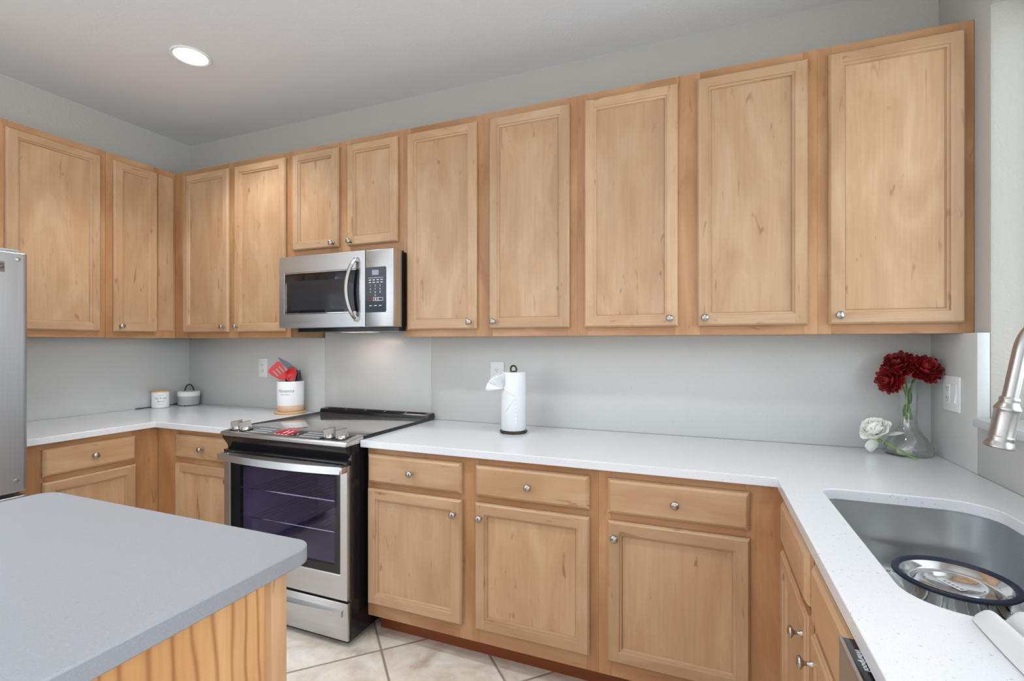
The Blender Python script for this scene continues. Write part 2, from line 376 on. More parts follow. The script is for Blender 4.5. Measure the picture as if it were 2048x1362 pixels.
# ------------------------------------------------------------------ cabinets
knob_prof = [(.0001, 0), (.0075, 0), (.0075, .004), (.0045, .007), (.0045, .016), (.009, .020), (.0135, .0225), (.0145, .0255), (.0125, .029), (.007, .0315), (.0001, .0322)]
def knob(parent, x, y, z, mat=None):
    M = T((x, y, z)) @ RX(PI/2)
    return MB().lathe(knob_prof, 20, M=M, caps=False).build('knob', NICKEL, parent, 50)
def door(parent, x0, x1, z0, z1, kx=None, kz=None, fw=.054):
    mb = MB(); yb, yf = -.001, -.0205
    R = lambda i, y: [(x0+i, y, z0+i), (x1-i, y, z0+i), (x1-i, y, z1-i), (x0+i, y, z1-i)]
    mi4 = [1, 0, 1, 0]
    mb.loops([R(0, yb), R(0, -.0115), R(.003, -.0150), R(.003, -.0165), R(.007, yf)], 0); k = len(mb.m)
    for a in range(4):
        for i in range(4): mb.m[k-16+a*4+i] = mi4[i]
    e, f2 = .007, fw-.012
    mb.add([(x0+e, yf, z0+e), (x0+f2, yf, z0+e), (x0+f2, yf, z1-e), (x0+e, yf, z1-e)], [(0, 1, 2, 3)], 0)
    mb.add([(x1-f2, yf, z0+e), (x1-e, yf, z0+e), (x1-e, yf, z1-e), (x1-f2, yf, z1-e)], [(0, 1, 2, 3)], 0)
    mb.add([(x0+f2, yf, z0+e), (x1-f2, yf, z0+e), (x1-f2, yf, z0+f2), (x0+f2, yf, z0+f2)], [(0, 1, 2, 3)], 1)
    mb.add([(x0+f2, yf, z1-f2), (x1-f2, yf, z1-f2), (x1-f2, yf, z1-e), (x0+f2, yf, z1-e)], [(0, 1, 2, 3)], 1)
    mb.loops([R(f2, yf), R(f2+.0012, -.0160), R(f2+.0085, -.0140), R(f2+.0098, -.0095), R(f2+.012, -.0060)], 0); k = len(mb.m)
    for a in range(4):
        for i in range(4): mb.m[k-16+a*4+i] = mi4[i]
    mb.add(R(0, yb), [(3, 2, 1, 0)], 0)
    d = mb.build('door', WOOD, parent, 25)
    MB().box(x0+f2+.0121, x1-f2-.0121, -.0068, -.0015, z0+f2+.0121, z1-f2-.0121).build('panel', [MV], d, 0)
    if kx is not None: knob(d, kx, yf, kz)
    return d
def drawer(parent, x0, x1, z0, z1, kn=True):
    mb = MB(); yb, yf = -.001, -.0205
    R = lambda i, y: [(x0+i, y, z0+i), (x1-i, y, z0+i), (x1-i, y, z1-i), (x0+i, y, z1-i)]
    mb.loops([R(0, yb), R(0, -.0095), R(.003, -.0135), R(.004, -.0145), R(.011, -.0195), R(.013, yf)], 0, True, True, True)
    d = mb.build('drawer' if kn else 'drawer_front', [MH], parent, 25)
    if kn: knob(d, (x0+x1)/2, yf, (z0+z1)/2)
    return d
def carcass(parent, w, d, z0, z1, top=True, bx=None):
    t = .018; fr = .019
    mb = MB().box(0, t, fr, d, z0, z1).box(w-t, w, fr, d, z0, z1).box(t, w-t, d-.008, d, z0, z1).box(t, w-t, fr, d-.008, z0, z0+t, mi=1)
    if top: mb.box(t, w-t, fr, d-.008, z1-t, z1, mi=1)
    mb.build('carcass', WOOD, parent, 0)
def face_frame(parent, stiles, rails, z0, z1):
    mb = MB()
    for a, b in stiles: mb.box(a, b, 0, .019, z0, z1, .0008, 0, seg=1)
    for a, b, c_, d in rails: mb.box(a, b, .0004, .019, c_, d, .0006, 1, seg=1)
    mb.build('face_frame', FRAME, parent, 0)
UZ0, UZ1 = 1.345, 2.415
YU, YB = 2.115, 1.765
wg, bgp = 'maple wall cabinets', 'maple base cabinets'
def upper(label, loc, rz, w, doors, z0=UZ0, dz0=1.381, dz1=2.382, depth=.278, knobs=None, extra=None, kz=None):
    t = thing('wall_cabinet', label, 'wall cabinet', (loc[0], loc[1], z0), rz, wg)
    H = UZ1-z0; carcass(t, w, depth, 0, H)
    st = [(0, max(doors[0][0]+.012, .034))]
    for i in range(len(doors)-1): st.append((doors[i][1]-.012, doors[i+1][0]+.012))
    st.append((doors[-1][1]-.012, w))
    rails = []
    for i in range(len(st)-1):
        rails.append((st[i][1], st[i+1][0], 0, dz0-z0+.012)); rails.append((st[i][1], st[i+1][0], dz1-z0-.012, H))
    face_frame(t, st, rails, 0, H)
    for i, (a, b) in enumerate(doors):
        k = knobs[i] if knobs else None
        kx = None if k is None else (a+.03 if k == 'l' else b-.03)
        door(t, a, b, dz0-z0, dz1-z0, kx, (dz0-z0+.032) if kz is None else kz)
    return t
def updoors(x0, L): return [(a-x0, b-x0) for a, b in L]
upper('two-door maple wall cabinet in the room corner left of microwave', (-3.205, YU), 0, .992, updoors(-3.205, [(-3.105, -2.699), (-2.645, -2.241)]), knobs='rl')
upper('short two-door maple wall cabinet above the microwave', (-2.213, YU), 0, .768, updoors(-2.213, [(-2.184, -1.856), (-1.796, -1.474)]), z0=1.79, dz0=1.838, dz1=2.385, knobs='rl', kz=.068)
upper('two-door maple wall cabinet directly right of the microwave', (-1.445, YU), 0, .917, updoors(-1.445, [(-1.415, -1.021), (-.955, -.562)]), knobs='rl')
upper('two-door maple wall cabinet second from the right wall', (-.528, YU), 0, .921, updoors(-.528, [(-.494, -.104), (-.030, .359)]), knobs='rl')
upper('single-door maple wall cabinet at the far right beside the window', (.393, YU), 0, .459, updoors(.393, [(.426, .824)]), knobs='l')
t = upper('narrow-door maple wall cabinet on the left wall against the corner', (-3.205, 1.722), PI/2, .393, [(.034, .275)], depth=.26, knobs='l')
MB().box(.288, .380, -.0035, 0, .048, 1.036, .001, seg=1).build('filler_panel', [MV], t, 0)
upper('wide-door maple wall cabinet on the left wall next to fridge', (-3.205, 1.252), PI/2, .469, [(.036, .439)], depth=.26, knobs='l')
upper('short maple wall cabinet over the fridge, just its edge in view', (-3.205, .402), PI/2, .849, [(.034, .405), (.445, .815)], z0=1.80, dz0=1.836, dz1=2.382, depth=.26, knobs='rl')

BZ0, BZ1 = .104, .853
DZ = (.698, .824); OZ = (.165, .672)
def base(label, loc, rz, w, cells, left, right, depth=.59, sink=False, knobs='', toe=True, name='base_cabinet'):
    t = thing(name, label, 'base cabinet', (loc[0], loc[1], 0), rz, bgp)
    carcass(t, w, depth, BZ0, BZ1, False)
    st = [(0, left)]
    for i in range(len(cells)-1): st.append((cells[i][1]-.012, cells[i+1][0]+.012))
    st.append((right, w)); rails = []
    for i in range(len(st)-1):
        for c_, d in ((BZ0, OZ[0]+.012), (OZ[1]-.012, DZ[0]+.012), (DZ[1]-.012, BZ1)): rails.append((st[i][1], st[i+1][0], c_, d))
    face_frame(t, st, rails, BZ0, BZ1)
    for i, (a, b) in enumerate(cells):
        drawer(t, a, b, DZ[0], DZ[1], not sink)
        door(t, a, b, OZ[0], OZ[1], a+.028 if knobs[i] == 'l' else b-.028, OZ[1]-.055)
    MB().box(0.0, w, .091, .109, 0, BZ0).build('toe_kick', TOE, t, 0)
    return t
base('two-door maple base cabinet with two drawers right of the stove', (-1.393, YB), 0, 1.032, [(.009, .474), (.535, 1.0)], .02, .988, knobs='rl')
base('one-door maple base cabinet with one drawer meeting the sink run', (-.361, YB), 0, .597, [(.034, .498)], .046, .486, knobs='l')
base('maple base cabinet left of the stove, partly behind the island', (-2.815, YB), 0, .638, [(.167, .610)], .179, .598, knobs='r')
base('maple base cabinet on the left wall between fridge and corner', (-2.815, 1.180), PI/2, .585, [(.076, .466)], .088, .454, knobs='l')
base('maple sink base cabinet with two doors under the sink', (.236, 1.765), -PI/2, .862, [(.065, .465), (.530, .832)], .077, .820, sink=True, knobs='rl', depth=.58)

# ------------------------------------------------------------------ island
isl = thing('kitchen_island', 'maple kitchen island body with boldly figured side panel under grey-white top', 'island', (-1.26, .1, 0))
MB().box(-.46, .448, -.75, .63, .10, .85).box(-.40, .40, -.70, .56, 0, .10, mi=1).build('carcass', [MV, TOE], isl, 0)
MB().box(.448, .456, -.75, .612, .02, .85, .001).build('side_panel', FIG, isl, 0)
MB().box(.440, .474, .604, .642, .0, .85, .003).build('corner_post', MV, isl)

# ------------------------------------------------------------------ fridge
fr = thing('refrigerator', 'stainless steel refrigerator at the left edge of the photo', 'refrigerator', (-3.0, .75, 0))
FX = -2.62
MB().box(-.44, .305, -.375, .372, .03, 1.665, .006).build('body', FRSIDE, fr)
MB().box(-.42, .28, -.36, .36, 0, .03).build('base_plinth', BLKPL, fr)
def fdoor(nm, z0, z1):
    P = [(.308, -.378), (.366, -.378)] + [(.366+.014*math.cos(a), .360+.018*math.sin(a)) for a in [i*PI/2/8 for i in range(9)]]
    P[1] = (.380, -.378); P += [(.308, .378)]
    o = MB().prism(P, z0, z1).build(nm, STEELV, fr, 40); md = o.modifiers.new('bevel', 'BEVEL'); md.width = .004; md.segments = 2; md.limit_method = 'ANGLE'; return o
fd = fdoor('fridge_door', .700, 1.683); fdoor('freezer_drawer', .06, .683)
MB().box(.20, .375, .255, .355, 1.6835, 1.695, .005).build('hinge_cover', FRSIDE, fr)
for (y, z) in ((.345, 1.655), (.340, .748)):
    MB().lathe([(.0001, 0), (.009, 0), (.008, .004), (.0001, .005)], 14, M=T((.380, y, z)) @ RY(PI/2), caps=False).build('handle_plug', NICKEL, fd)
bd = MB().box(.3795, .3825, .238, .304, 1.598, 1.640, .001).build('badge', BADGE, fd)
text('LG', .027, plain('black_ink', (.004, .003, .003, 1), .4), T((.3828, .286, 1.620)) @ RZ(PI/2) @ RX(PI/2), 'lettering', bd)

# ------------------------------------------------------------------ range
RX0, RX1 = -2.166, -1.418; rw = RX1-RX0
rg = thing('kitchen_range', 'slide-in stainless steel electric range with black sides and oven window', 'stove', ((RX0+RX1)/2, 1.70, 0))
hw = rw/2
bd = MB().box(-hw, -hw+.02, -.015, .655, .03, .865).box(hw-.02, hw, -.015, .655, .03, .865).box(-hw+.02, hw-.02, .635, .655, .03, .865).box(-hw+.02, hw-.02, -.015, .635, .03, .20).box(-hw+.02, hw-.02, -.015, .635, .79, .865)
bd.box(-hw-.001, -hw+.012, -.020, -.010, .03, .80).box(hw-.012, hw+.0035, -.020, -.012, .03, .83).box(-hw+.03, hw-.03, .0, .6, 0, .03)
bd.build('body', BLACK, rg, 0)
cav = MB().box(-.30, .30, .50, .51, .26, .76).box(-.31, -.30, 0, .51, .26, .76).box(.30, .31, 0, .51, .26, .76).box(-.31, .31, 0, .51, .25, .26).box(-.31, .31, 0, .51, .76, .77)
for k in range(5): cav.box(-.30, .30, .494, .501, .32+.09*k, .345+.09*k, .003)
cav.build('oven_cavity', OVEN, rg, 0)
for z in (.46, .60):
    rk = MB().tube([(-.295, .03, z), (.295, .03, z)], .004, 8).tube([(-.295, .47, z), (.295, .47, z)], .004, 8)
    for k in range(15): x = -.28+.04*k; rk.tube([(x, .03, z), (x, .47, z)], .0022, 6)
    rk.build('oven_rack', CHROME, rg)
# door: steel frame ring around black glass, real window in the middle
yd = -.04
def ring(mb, x0, x1, z0, z1, i0, i1, j0, j1, y0, y1, mi=0, r=.0):
    A = [(x0, z0), (x1, z0), (x1, z1), (x0, z1)]; B = [(i0, j0), (i1, j0), (i1, j1), (i0, j1)]
    L = [[(x, y1, z) for x, z in A], [(x, y0, z) for x, z in A], [(x, y0, z) for x, z in B], [(x, y1, z) for x, z in B]]
    return mb.loops(L+[L[0]], mi)
od = ring(MB(), -hw+.004, hw-.002, .205, .785, -hw+.045, hw-.040, .315, .762, yd, -.0155).build('oven_door', STEEL, rg, 0)
md = od.modifiers.new('bevel', 'BEVEL'); md.width = .003; md.segments = 2
ring(MB(), -hw+.045, hw-.040, .315, .762, -.265, .300, .350, .728, yd+.004, -.020).build('window_border', BGLASS, od, 0)
MB().box(-.266, .301, yd+.005, yd+.009, .349, .729).build('window_glass', OVENG, od, 0)
MB().box(-hw+.002, hw-.002, yd, -.0155, .786, .800, .002).build('door_top_edge', BLACK, od)
hp = []
for k in range(25):
    u = -1+2*k/24; x = u*(hw-.012); y = yd-.030-.030*(1-u*u); zz = .772
    hp.append([(x, y-.008, zz-.015), (x, y+.006, zz-.015), (x, y+.010, zz+.012), (x, y-.002, zz+.015)])
hb = MB().loops(hp, 0, True, True, True)
for sx in (-1, 1): hb.box(sx*(hw-.012)-.012, sx*(hw-.012)+.012, yd-.034, yd, .758, .786, .003)
hb.build('handle', STEEL, od, 40)
dr = MB().box(-hw+.004, hw-.002, yd+.004, -.0155, .030, .193, .004)
dh = []
for k in range(21):
    u = -1+2*k/20; x = u*(hw-.03); y = yd-.004-.022*(1-u*u)**.8; z = .146+.0*(1-u*u)
    dh.append([(x, yd+.004, z-.013), (x, y, z-.013), (x, y-.001, z+.013), (x, yd+.004, z+.016)])
dro = dr.build('storage_drawer', STEEL, rg); MB().loops(dh, 0, True, True, True).build('drawer_handle', STEEL, dro, 40)
# control console
prof = [(-.055, .868), (-.055, .884), (-.050, .888), (.062, .9015), (.062, .868)]
con = MB().extr(prof, -hw-.004, hw+.004).build('control_console', STEEL, rg, 20)
md = con.modifiers.new('bevel', 'BEVEL'); md.width = .004; md.segments = 2; md.limit_method = 'ANGLE'
und = [(-.050, .868), (-.046, .856), (-.034, .838), (-.022, .822), (-.016, .801), (.0, .801), (.0, .868)]
MB().extr(und, -hw+.004, hw-.004).build('console_apron', BLACK, rg, 50)
sl = math.atan2(.0135, .112)
CM = T((0, -.050, .888)) @ RX(sl)
MB().box(-hw+.03, hw-.03, .012, .108, -.001, .0012, .001, M=CM).build('console_glass', BGLASS, con)
ks = MB().box(-.225, .215, .010, .100, .0012, .0022, .0005, M=CM).build('key_strip', KEYS, con)
MB().box(-.065, .035, .018, .090, .0022, .0028, M=CM).build('clock_display', REDLED, con, 0)
MB().box(.035, .085, .018, .090, .0022, .0027, M=CM).build('dark_display', NAVYG, con, 0)
text('11', .052, DIGIT, CM @ T((-.010, .058, .003)), 'clock_digits', con)
kk = MB()
for i in range(14):
    for j in range(3):
        x = -.205+.009*i*.9 if i < 12 else 0
        kk.box(-.212+.0092*i, -.2065+.0092*i, .022+.027*j, .027+.027*j, .0022, .0027, M=CM) if i < 12 else None
for i in range(12):
    for j in range(3): kk.box(.092+.0098*i, .0975+.0098*i, .022+.027*j, .027+.027*j, .0022, .0027, M=CM)
for i in range(4): kk.box(-.058+.022*i, -.046+.022*i, .0195, .025, .0028, .0032, M=CM)
for i in range(3): kk.box(.040+.014*i, .045+.014*i, .03+.02*(i % 2), .036+.02*(i % 2), .0027, .0031, M=CM)
kk.build('key_marks', PRINT, con, 0)
for x in (-.326, -.268, .247, .314):
    K = CM @ T((x, .048, .001))
    kb = MB().lathe([(.0001, 0), (.026, 0), (.026, .004), (.023, .007), (.021, .016), (.0001, .018)], 24, M=K, caps=False)
    kb.loops([[(-.007, -.028, .006), (.007, -.028, .006), (.007, .026, .006), (-.007, .026, .006)], [(-.005, -.026, .038), (.005, -.026, .038), (.005, .024, .042), (-.005, .024, .042)]], 0, True, True, True, K @ RZ(math.radians(-40)))
    kb.build('burner_knob', NICKEL, con, 30)
    MB().lathe([(.0275, 0), (.0295, 0), (.0295, .002), (.0275, .002)], 24, M=K, caps=False).build('knob_ring', BLKPL, con)
ck = MB().box(-hw+.002, hw-.002, .063, .640, .886, .8965, .001).build('cooktop_glass', COOKG, rg)
for e0, e1 in ((-hw-.006, -hw+.004), (hw-.004, hw+.008)): MB().box(e0, e1, .063, .660, .8845, .8985, .002).build('cooktop_trim', BLACK, rg)
vt = MB().extr([(.598, .897), (.600, .912), (.606, .918), (.652, .922), (.660, .918), (.664, .897)], -hw-.004, hw+.008, 0).build('vent_trim', BLACK, rg, 30)
vs = MB()
for k in range(5): vs.box(-.335+.14*k, -.215+.14*k, .618, .642, .9185, .9225, .002, M=None)
vs.build('vent_slots', GAP, vt)

# ------------------------------------------------------------------ microwave
mw = thing('microwave', 'stainless steel over-range microwave with black window and keypad', 'microwave', (-1.79, 2.0, 1.39))
MZ = .39
MB().box(-.375, .363, .03, .39, .008, MZ-.002, .002).box(-.30, .36, .05, .38, -.016, .008).build('body', BLACK, mw, 0)
dx1 = .202
mdr = ring(MB(), -.373, dx1-.001, .004, MZ, -.336, dx1-.03, .078, .300, -.012, .030, 0).build('door', STEEL, mw, 0)
md = mdr.modifiers.new('bevel', 'BEVEL'); md.width = .0025; md.segments = 2
MB().box(-.3355, dx1-.0305, -.009, .02, .0785, .2995, .001).build('window', BGLASS, mdr)
MB().prism(rrect(-.290, .075, .098, .255, .006), 0, .0006, M=T((0, -.009, 0)) @ RX(PI/2)).build('window_mesh', plain('dark_mesh', (.022, .022, .026, 1), .12), mdr, 0)
ring(MB(), -.3355, dx1-.0305, .0785, .2995, -.331, dx1-.034, .083, .295, -.0125, -.008, 0).build('window_rim', CHROME, mdr, 0)
hp = []
for k in range(21):
    u = -1+2*k/20; hp.append((.150-.030*(1-u*u), -.022-.034*(1-u*u)**.7, .195+.152*u))
hm = MB()
L = []
for (x, y, z) in hp: L.append([(x-.011, y-.004, z), (x, y-.010, z), (x+.011, y-.004, z), (x+.009, y+.006, z), (x-.009, y+.006, z)])
hm.loops(L, 0, True, True, True)
for z in (.045, .345): hm.box(.140, .160, -.024, -.010, z-.012, z+.012, .003)
hm.build('handle', NICKEL, mdr, 50)
cp = MB().box(dx1+.001, .372, -.012, .030, .004, MZ, .006).build('control_panel', STEEL, mw)
kp = MB().prism(rrect(dx1+.003, .330, .076, .302, .008), 0, .0012, M=T((0, -.0121, 0)) @ RX(PI/2)).build('keypad', NAVYG, cp, 0)
MB().box(.246, .286, -.0140, -.0133, .262, .287).build('clock_display', LCD, kp, 0)
def lab(s, x, z, sz, mat=PRINT): return text(s, sz, mat, face_y(x, -.0134, z), 'key_label', kp)
MB().box(.224, .312, -.0137, -.0133, .2475, .2490).build('divider_line', PRINT, kp, 0)
lp = MB()
for i in range(4):
    for j in range(2): lp.box(.226+.0235*i, .240+.0235*i, -.0137, -.0133, .236-.012*j, .2395-.012*j)
for i in range(3): lp.box(.229+.029*i, .245+.029*i, -.0137, -.0133, .108, .111)
lp.build('key_dashes', PRINT, kp, 0)
for i, ch in enumerate('123456789'): lab(ch, .236+.029*(i % 3), .209-.0165*(i//3), .013)
lab('0', .265, .160, .013)
ring(MB(), .223, .252, .133, .150, .2245, .2505, .1345, .1485, -.0138, -.0133).build('stop_key', REDPR, kp, 0)
ring(ring(MB(), .253, .281, .133, .150, .2545, .2795, .1345, .1485, -.0138, -.0133), .282, .311, .133, .150, .2835, .3095, .1345, .1485, -.0138, -.0133).build('start_key', PRINT, kp, 0)
MB().lathe([(.0001, 0), (.004, 0), (.004, .0006), (.0001, .0006)], 12, M=T((.267, -.0133, .1415)) @ RX(PI/2), caps=False).build('key_dot', PRINT, kp)
MB().box(.3635, .3715, -.002, .060, .004, MZ-.004, .002).build('side_trim', STEEL, mw)
MB().box(-.10, .10, .16, .24, -.0168, -.0162).build('task_lamp', emit('warm_lamp', (1, .78, .6, 1), .8), mw, 0)
ld = bpy.data.lights.new('task_light', 'AREA'); ld.shape = 'RECTANGLE'; ld.size = .16; ld.size_y = .06; ld.energy = .42; ld.color = (1, .76, .66)
lo = bpy.data.objects.new('task_light', ld); col.objects.link(lo); lo.parent = mw; lo.location = (0, .20, -.022)

# ------------------------------------------------------------------ dishwasher
dw = thing('dishwasher', 'stainless dishwasher with black top control strip under the counter edge', 'dishwasher', (.236, .900, .0105), -PI/2)
MB().box(.004, .598, .0, .55, -.0105, .838).build('tub', BLKPL, dw, 0)
dd = MB().box(.004, .598, -.041, -.001, .11, .835, .003).build('door', STEELV, dw)
MB().box(.002, .600, -.0415, -.0355, .8352, .8395, .001).build('edge_strip', STEEL, dd)
cs = MB().box(.004, .598, -.0353, -.0005, .8352, .8385, .0006).build('control_strip', BGLASS, dd)
text('Whirlpool', .0125, PRINT, T((.058, -.0235, .8388)), 'lettering', cs, shear=.25)

# ------------------------------------------------------------------ sink, grid, bowl, faucet
sk = thing('sink', 'undermount stainless steel sink basin with rounded corners', 'sink', (0, 0, .66))
def rl(o, z, rr=None): return [(x, y, z) for x, y in rrect(SX0-o, SX1+o, SY0-o, SY1+o, [max(.012, r+o) for r in SR])]
L = [rl(.03, .1925), rl(.004, .1925), rl(.004, .186), rl(0, .150), rl(-.004, .03), rl(-.010, .014), rl(-.024, .004), rl(-.045, 0)]
sm = MB().loops(L, 0, True, False, True)
so = sm.build('basin', SINKM, sk, 60); md = so.modifiers.new('solid', 'SOLIDIFY'); md.thickness = .0015; md.offset = -1
MB().lathe([(.0001, .0), (.042, .0), (.045, .003), (.038, .004), (.034, .0015), (.0001, .001)], 28, c=(.50, 1.20, .0005), caps=False).build('drain', POLISH, sk)
gd = thing('sink_grid', 'chrome wire grid lying in the bottom of the sink', 'sink grid', (.5, 1.31, .661))
gm = MB().tube([(x, y, .022) for x, y in rrect(-.15, .165, -.29, .315, .05)], .0035, 8, closed=True)
for k in range(11): x = -.13+.0265*k; gm.tube([(x, -.288, .022), (x, .312, .022)], .0022, 6)
for y in (-.16, .17): gm.tube([(-.15, y, .018), (.165, y, .018)], .003, 6)
gm.build('wires', CHROME, gd)
for (x, y) in ((-.13, -.16), (.145, -.16), (-.13, .17), (.145, .17)): MB().lathe([(.006, 0), (.006, .016), (.004, .018), (.0001, .018)], 10, c=(x, y, 0), caps=True).build('foot', WHITEP, gd)
pb = thing('pet_bowl', 'shiny steel bowl with navy rubber rim lying in the sink', 'bowl', (.560, 1.485, .6865))
MB().lathe([(.0001, .001), (.088, .001), (.094, .006), (.104, .048), (.112, .052), (.112, .0535), (.102, .0525), (.094, .040), (.086, .036), (.078, .036), (.074, .042), (.064, .046), (.054, .043), (.050, .0385), (.0001, .0385)], 56, caps=False).build('steel_body', POLISH, pb, 60)
MB().lathe([(.104, .0535), (.108, .049), (.116, .049), (.1205, .053), (.1195, .058), (.114, .061), (.108, .059)], 56, caps=False).lathe([(.108, .059), (.104, .0535)], 56, caps=False).build('rubber_rim', NAVY, pb, 60)
SM = T((-.005, .0, .0387)) @ RZ(math.radians(-62))
stk = MB().box(-.031, .031, -.010, .010, 0, .0006, M=SM).build('paper_sticker', PAPER, pb, 0)
sk2 = MB()
for k in range(5): sk2.box(-.018+.010*k, -.013+.010*k, -.004, .004, .0006, .0008, M=SM)
sk2.build('sticker_marks', INK, stk, 0)

fc = thing('faucet', 'brushed nickel pull-down faucet arching in at the right edge', 'faucet', (.752, 1.29, CT))
pts = []
for k in range(15): pts.append((0, 0, .03+.365*k/14))
R = .080
for k in range(1, 25):
    a = PI*k/24*.94; pts.append((-R+R*math.cos(a), 0, .395+R*1.15*math.sin(a)))
px, pz = pts[-1][0], pts[-1][2]; dirx, dirz = -.17, -.985
for k in range(1, 6): pts.append((px+dirx*.022*k, 0, pz+dirz*.022*k))
MB().lathe([(.0001, 0), (.028, 0), (.028, .006), (.022, .012), (.020, .05), (.018, .06), (.0001, .06)], 24, caps=False).build('base', NICKEL, fc, 40)
MB().tube(pts, .0125, 18).build('spout', NICKEL, fc, 60)
end = Vector(pts[-1]); HM = T(end) @ RY(math.atan2(-dirx, dirz)+0.0)
HM = T(end) @ Vector((0, 0, 1)).rotation_difference(Vector((dirx, 0, dirz))).to_matrix().to_4x4()
MB().lathe([(.0001, -.012), (.0145, -.012), (.0160, -.008), (.0160, -.005), (.0150, -.002), (.0165, .002), (.0205, .010), (.0215, .013), (.0205, .016), (.0195, .020), (.0200, .068), (.0205, .070), (.0215, .073), (.0205, .076), (.0215, .081), (.0240, .087), (.0245, .092), (.0225, .094), (.0001, .094)], 32, M=HM, caps=False).build('spray_head', NICKEL, fc, 40)
MB().tube([(0, 0, .045), (0, -.03, .055), (0, -.075, .085)], [.008, .007, .006], 10).build('lever', NICKEL, fc)

# folded towel by the sink
tw = MB(); N = 72; Mx = 40
def sm_(t): t = max(0.0, min(1.0, t)); return t*t*(3-2*t)
ridges = ((.016, .020, .0125, .020), (.043, .032, .0135, -.004), (.072, .036, .014, .010), (.102, .032, .014, .024), (.134, .030, .015, .012), (.170, .026, .016, .026), (.205, .02, .016, .01))   # offset, height, half width, far end
def towel_pt(i, j):
    u = i/(N-1)*.235; v = j/(Mx-1)
    h = 0; lead = 0
    for (c0, hh, wd, fe) in ridges:
        c1 = c0+.012*math.sin(v*5+c0*40)*v; d = abs(u-c1)/wd
        if d < 1:
            k = math.cos(d*PI/2)**1.2; h = max(h, hh*k*(1-.15*v)); lead = max(lead, k*fe)
    rise = sm_(v*9)**.6
    edge = sm_(u/.012)*sm_((.235-u)/.012)
    z = CT+.0015+rise*(.007*edge+h)+.0012*math.sin(u*170+v*9)*rise*edge
    y = .952-u*.03+lead*(1-v)*.9-.36*v
    x = .380+u+.018*v-.010*math.sin(v*3)*(1-u*4)
    return (x, y, z)
tw.loops([[towel_pt(i, j) for i in range(N)] for j in range(Mx)], 0, False)
to = tw.build('dish_towel', CLOTH, None, 80); md = to.modifiers.new('solid', 'SOLIDIFY'); md.thickness = .0018; md.offset = 1
md = to.modifiers.new('sub', 'SUBSURF'); md.levels = 1; md.render_levels = 1
tag(to, 'white folded cloth lying on the counter beside the sink', 'towel')

# ------------------------------------------------------------------ outlets
def plate(label, loc, rz, w_, kinds, wall_label='outlet'):
    o = thing('outlet' if 'switch' not in kinds else 'switch_plate', label, 'wall plate', loc, rz)
    MB().box(-w_/2, w_/2, -.006, -.0003, -.0625, .0625, .003).build('cover_plate', WHITEP, o)
    for i, k in enumerate(kinds):
        cx_ = (i-(len(kinds)-1)/2)*.048
        ins = MB().box(cx_-.0165, cx_+.0165, -.0072, -.0055, -.034, .034, .001).build('insert', WHITEP, o)
        if k == 'socket':
            sl_ = MB()
            for zz in (.018, -.018):
                sl_.box(cx_-.0075, cx_-.0055, -.0078, -.0071, zz-.002, zz+.006).box(cx_+.0055, cx_+.0075, -.0078, -.0071, zz-.002, zz+.005).box(cx_-.002, cx_+.002, -.0078, -.0071, zz-.010, zz-.006)
            sl_.build('slots', GAP, ins, 0)
        else:
            MB().extr([(-.0071, -.032), (-.0120, -.030), (-.0078, .0), (-.0075, .032), (-.0071, .032)], cx_-.0145, cx_+.0145).build('rocker', WHITEP, ins, 20)
    return o
plate('white wall outlet left of the utensil crock', (-2.715, 2.367, 1.151), 0, .080, ['socket'])
plate('white wall outlet half hidden behind the paper towels', (-1.027, 2.367, 1.152), 0, .080, ['socket'])
plate('white double wall plate with rocker switch beside the vase', (.822, 2.186, 1.131), -PI/2, .126, ['socket', 'switch'])

# ------------------------------------------------------------------ recessed lights
for (x, y, pw, lb) in ((-2.375, 1.645, 1.0, 'round white recessed ceiling light, lit, above the left cabinets'), (-1.50, .93, 1.0, 'recessed ceiling light above the island'), (-.22, .95, .85, 'recessed ceiling light above the sink run'),
                   (-2.15, .30, 1.15, 'unseen recessed fill light added between island and fridge'), (-.7, -1.0, 1.0, 'unseen recessed fill light added behind the camera')):  # these last two are unseen lights added as fill
    rc = thing('recessed_light', lb, 'ceiling light', (x, y, CEZ), 0, 'recessed ceiling lights')
    MB().lathe([(.074, -.001), (.090, -.001), (.090, -.004), (.084, -.007), (.074, -.005)], 40, caps=False).lathe([(.074, -.005), (.074, -.001)], 40, caps=False).build('trim_ring', WHITEP, rc)
    MB().lathe([(.0001, -.002), (.0745, -.002), (.0745, -.0005), (.0001, -.0005)], 40, caps=False).build('diffuser', LAMP, rc)
    ld = bpy.data.lights.new('lamp', 'SPOT'); ld.energy = CAN_POWER*pw; ld.spot_size = math.radians(118); ld.spot_blend = .6; ld.shadow_soft_size = .07; ld.color = (.97, .985, 1.0)
    lo = bpy.data.objects.new('lamp', ld); col.objects.link(lo); lo.parent = rc; lo.location = (0, 0, -.02)

# ------------------------------------------------------------------ things on the counters
cd = thing('candle', 'small white jar candle with wooden lid in left corner', 'candle', (-3.372, 2.130, CT))
MB().lathe([(.0001, 0), (.044, 0), (.049, .004), (.050, .012), (.050, .104), (.0485, .106), (.0001, .106)], 40, caps=False).build('jar', CERAM, cd, 50)
MB().lathe([(.0001, .106), (.0505, .106), (.0512, .109), (.0505, .115), (.0001, .115)], 40, caps=False).build('lid', TRIV, cd, 40)
ang = math.radians(38)   # facing the camera
def cyl_text(s, size, r, z, yaw_, mat, parent, **kw): return text(s, size, mat, T((0, 0, z)) @ RZ(yaw_) @ T((0, -r, 0)) @ RX(PI/2), 'lettering', parent, bend=r, **kw)
cyl_text('Sea & Salt', .0165, .0502, .066, math.radians(57.7), INK, cd, shear=.3)
cyl_text('Beach', .0165, .0502, .046, math.radians(57.7), INK, cd, shear=.3)
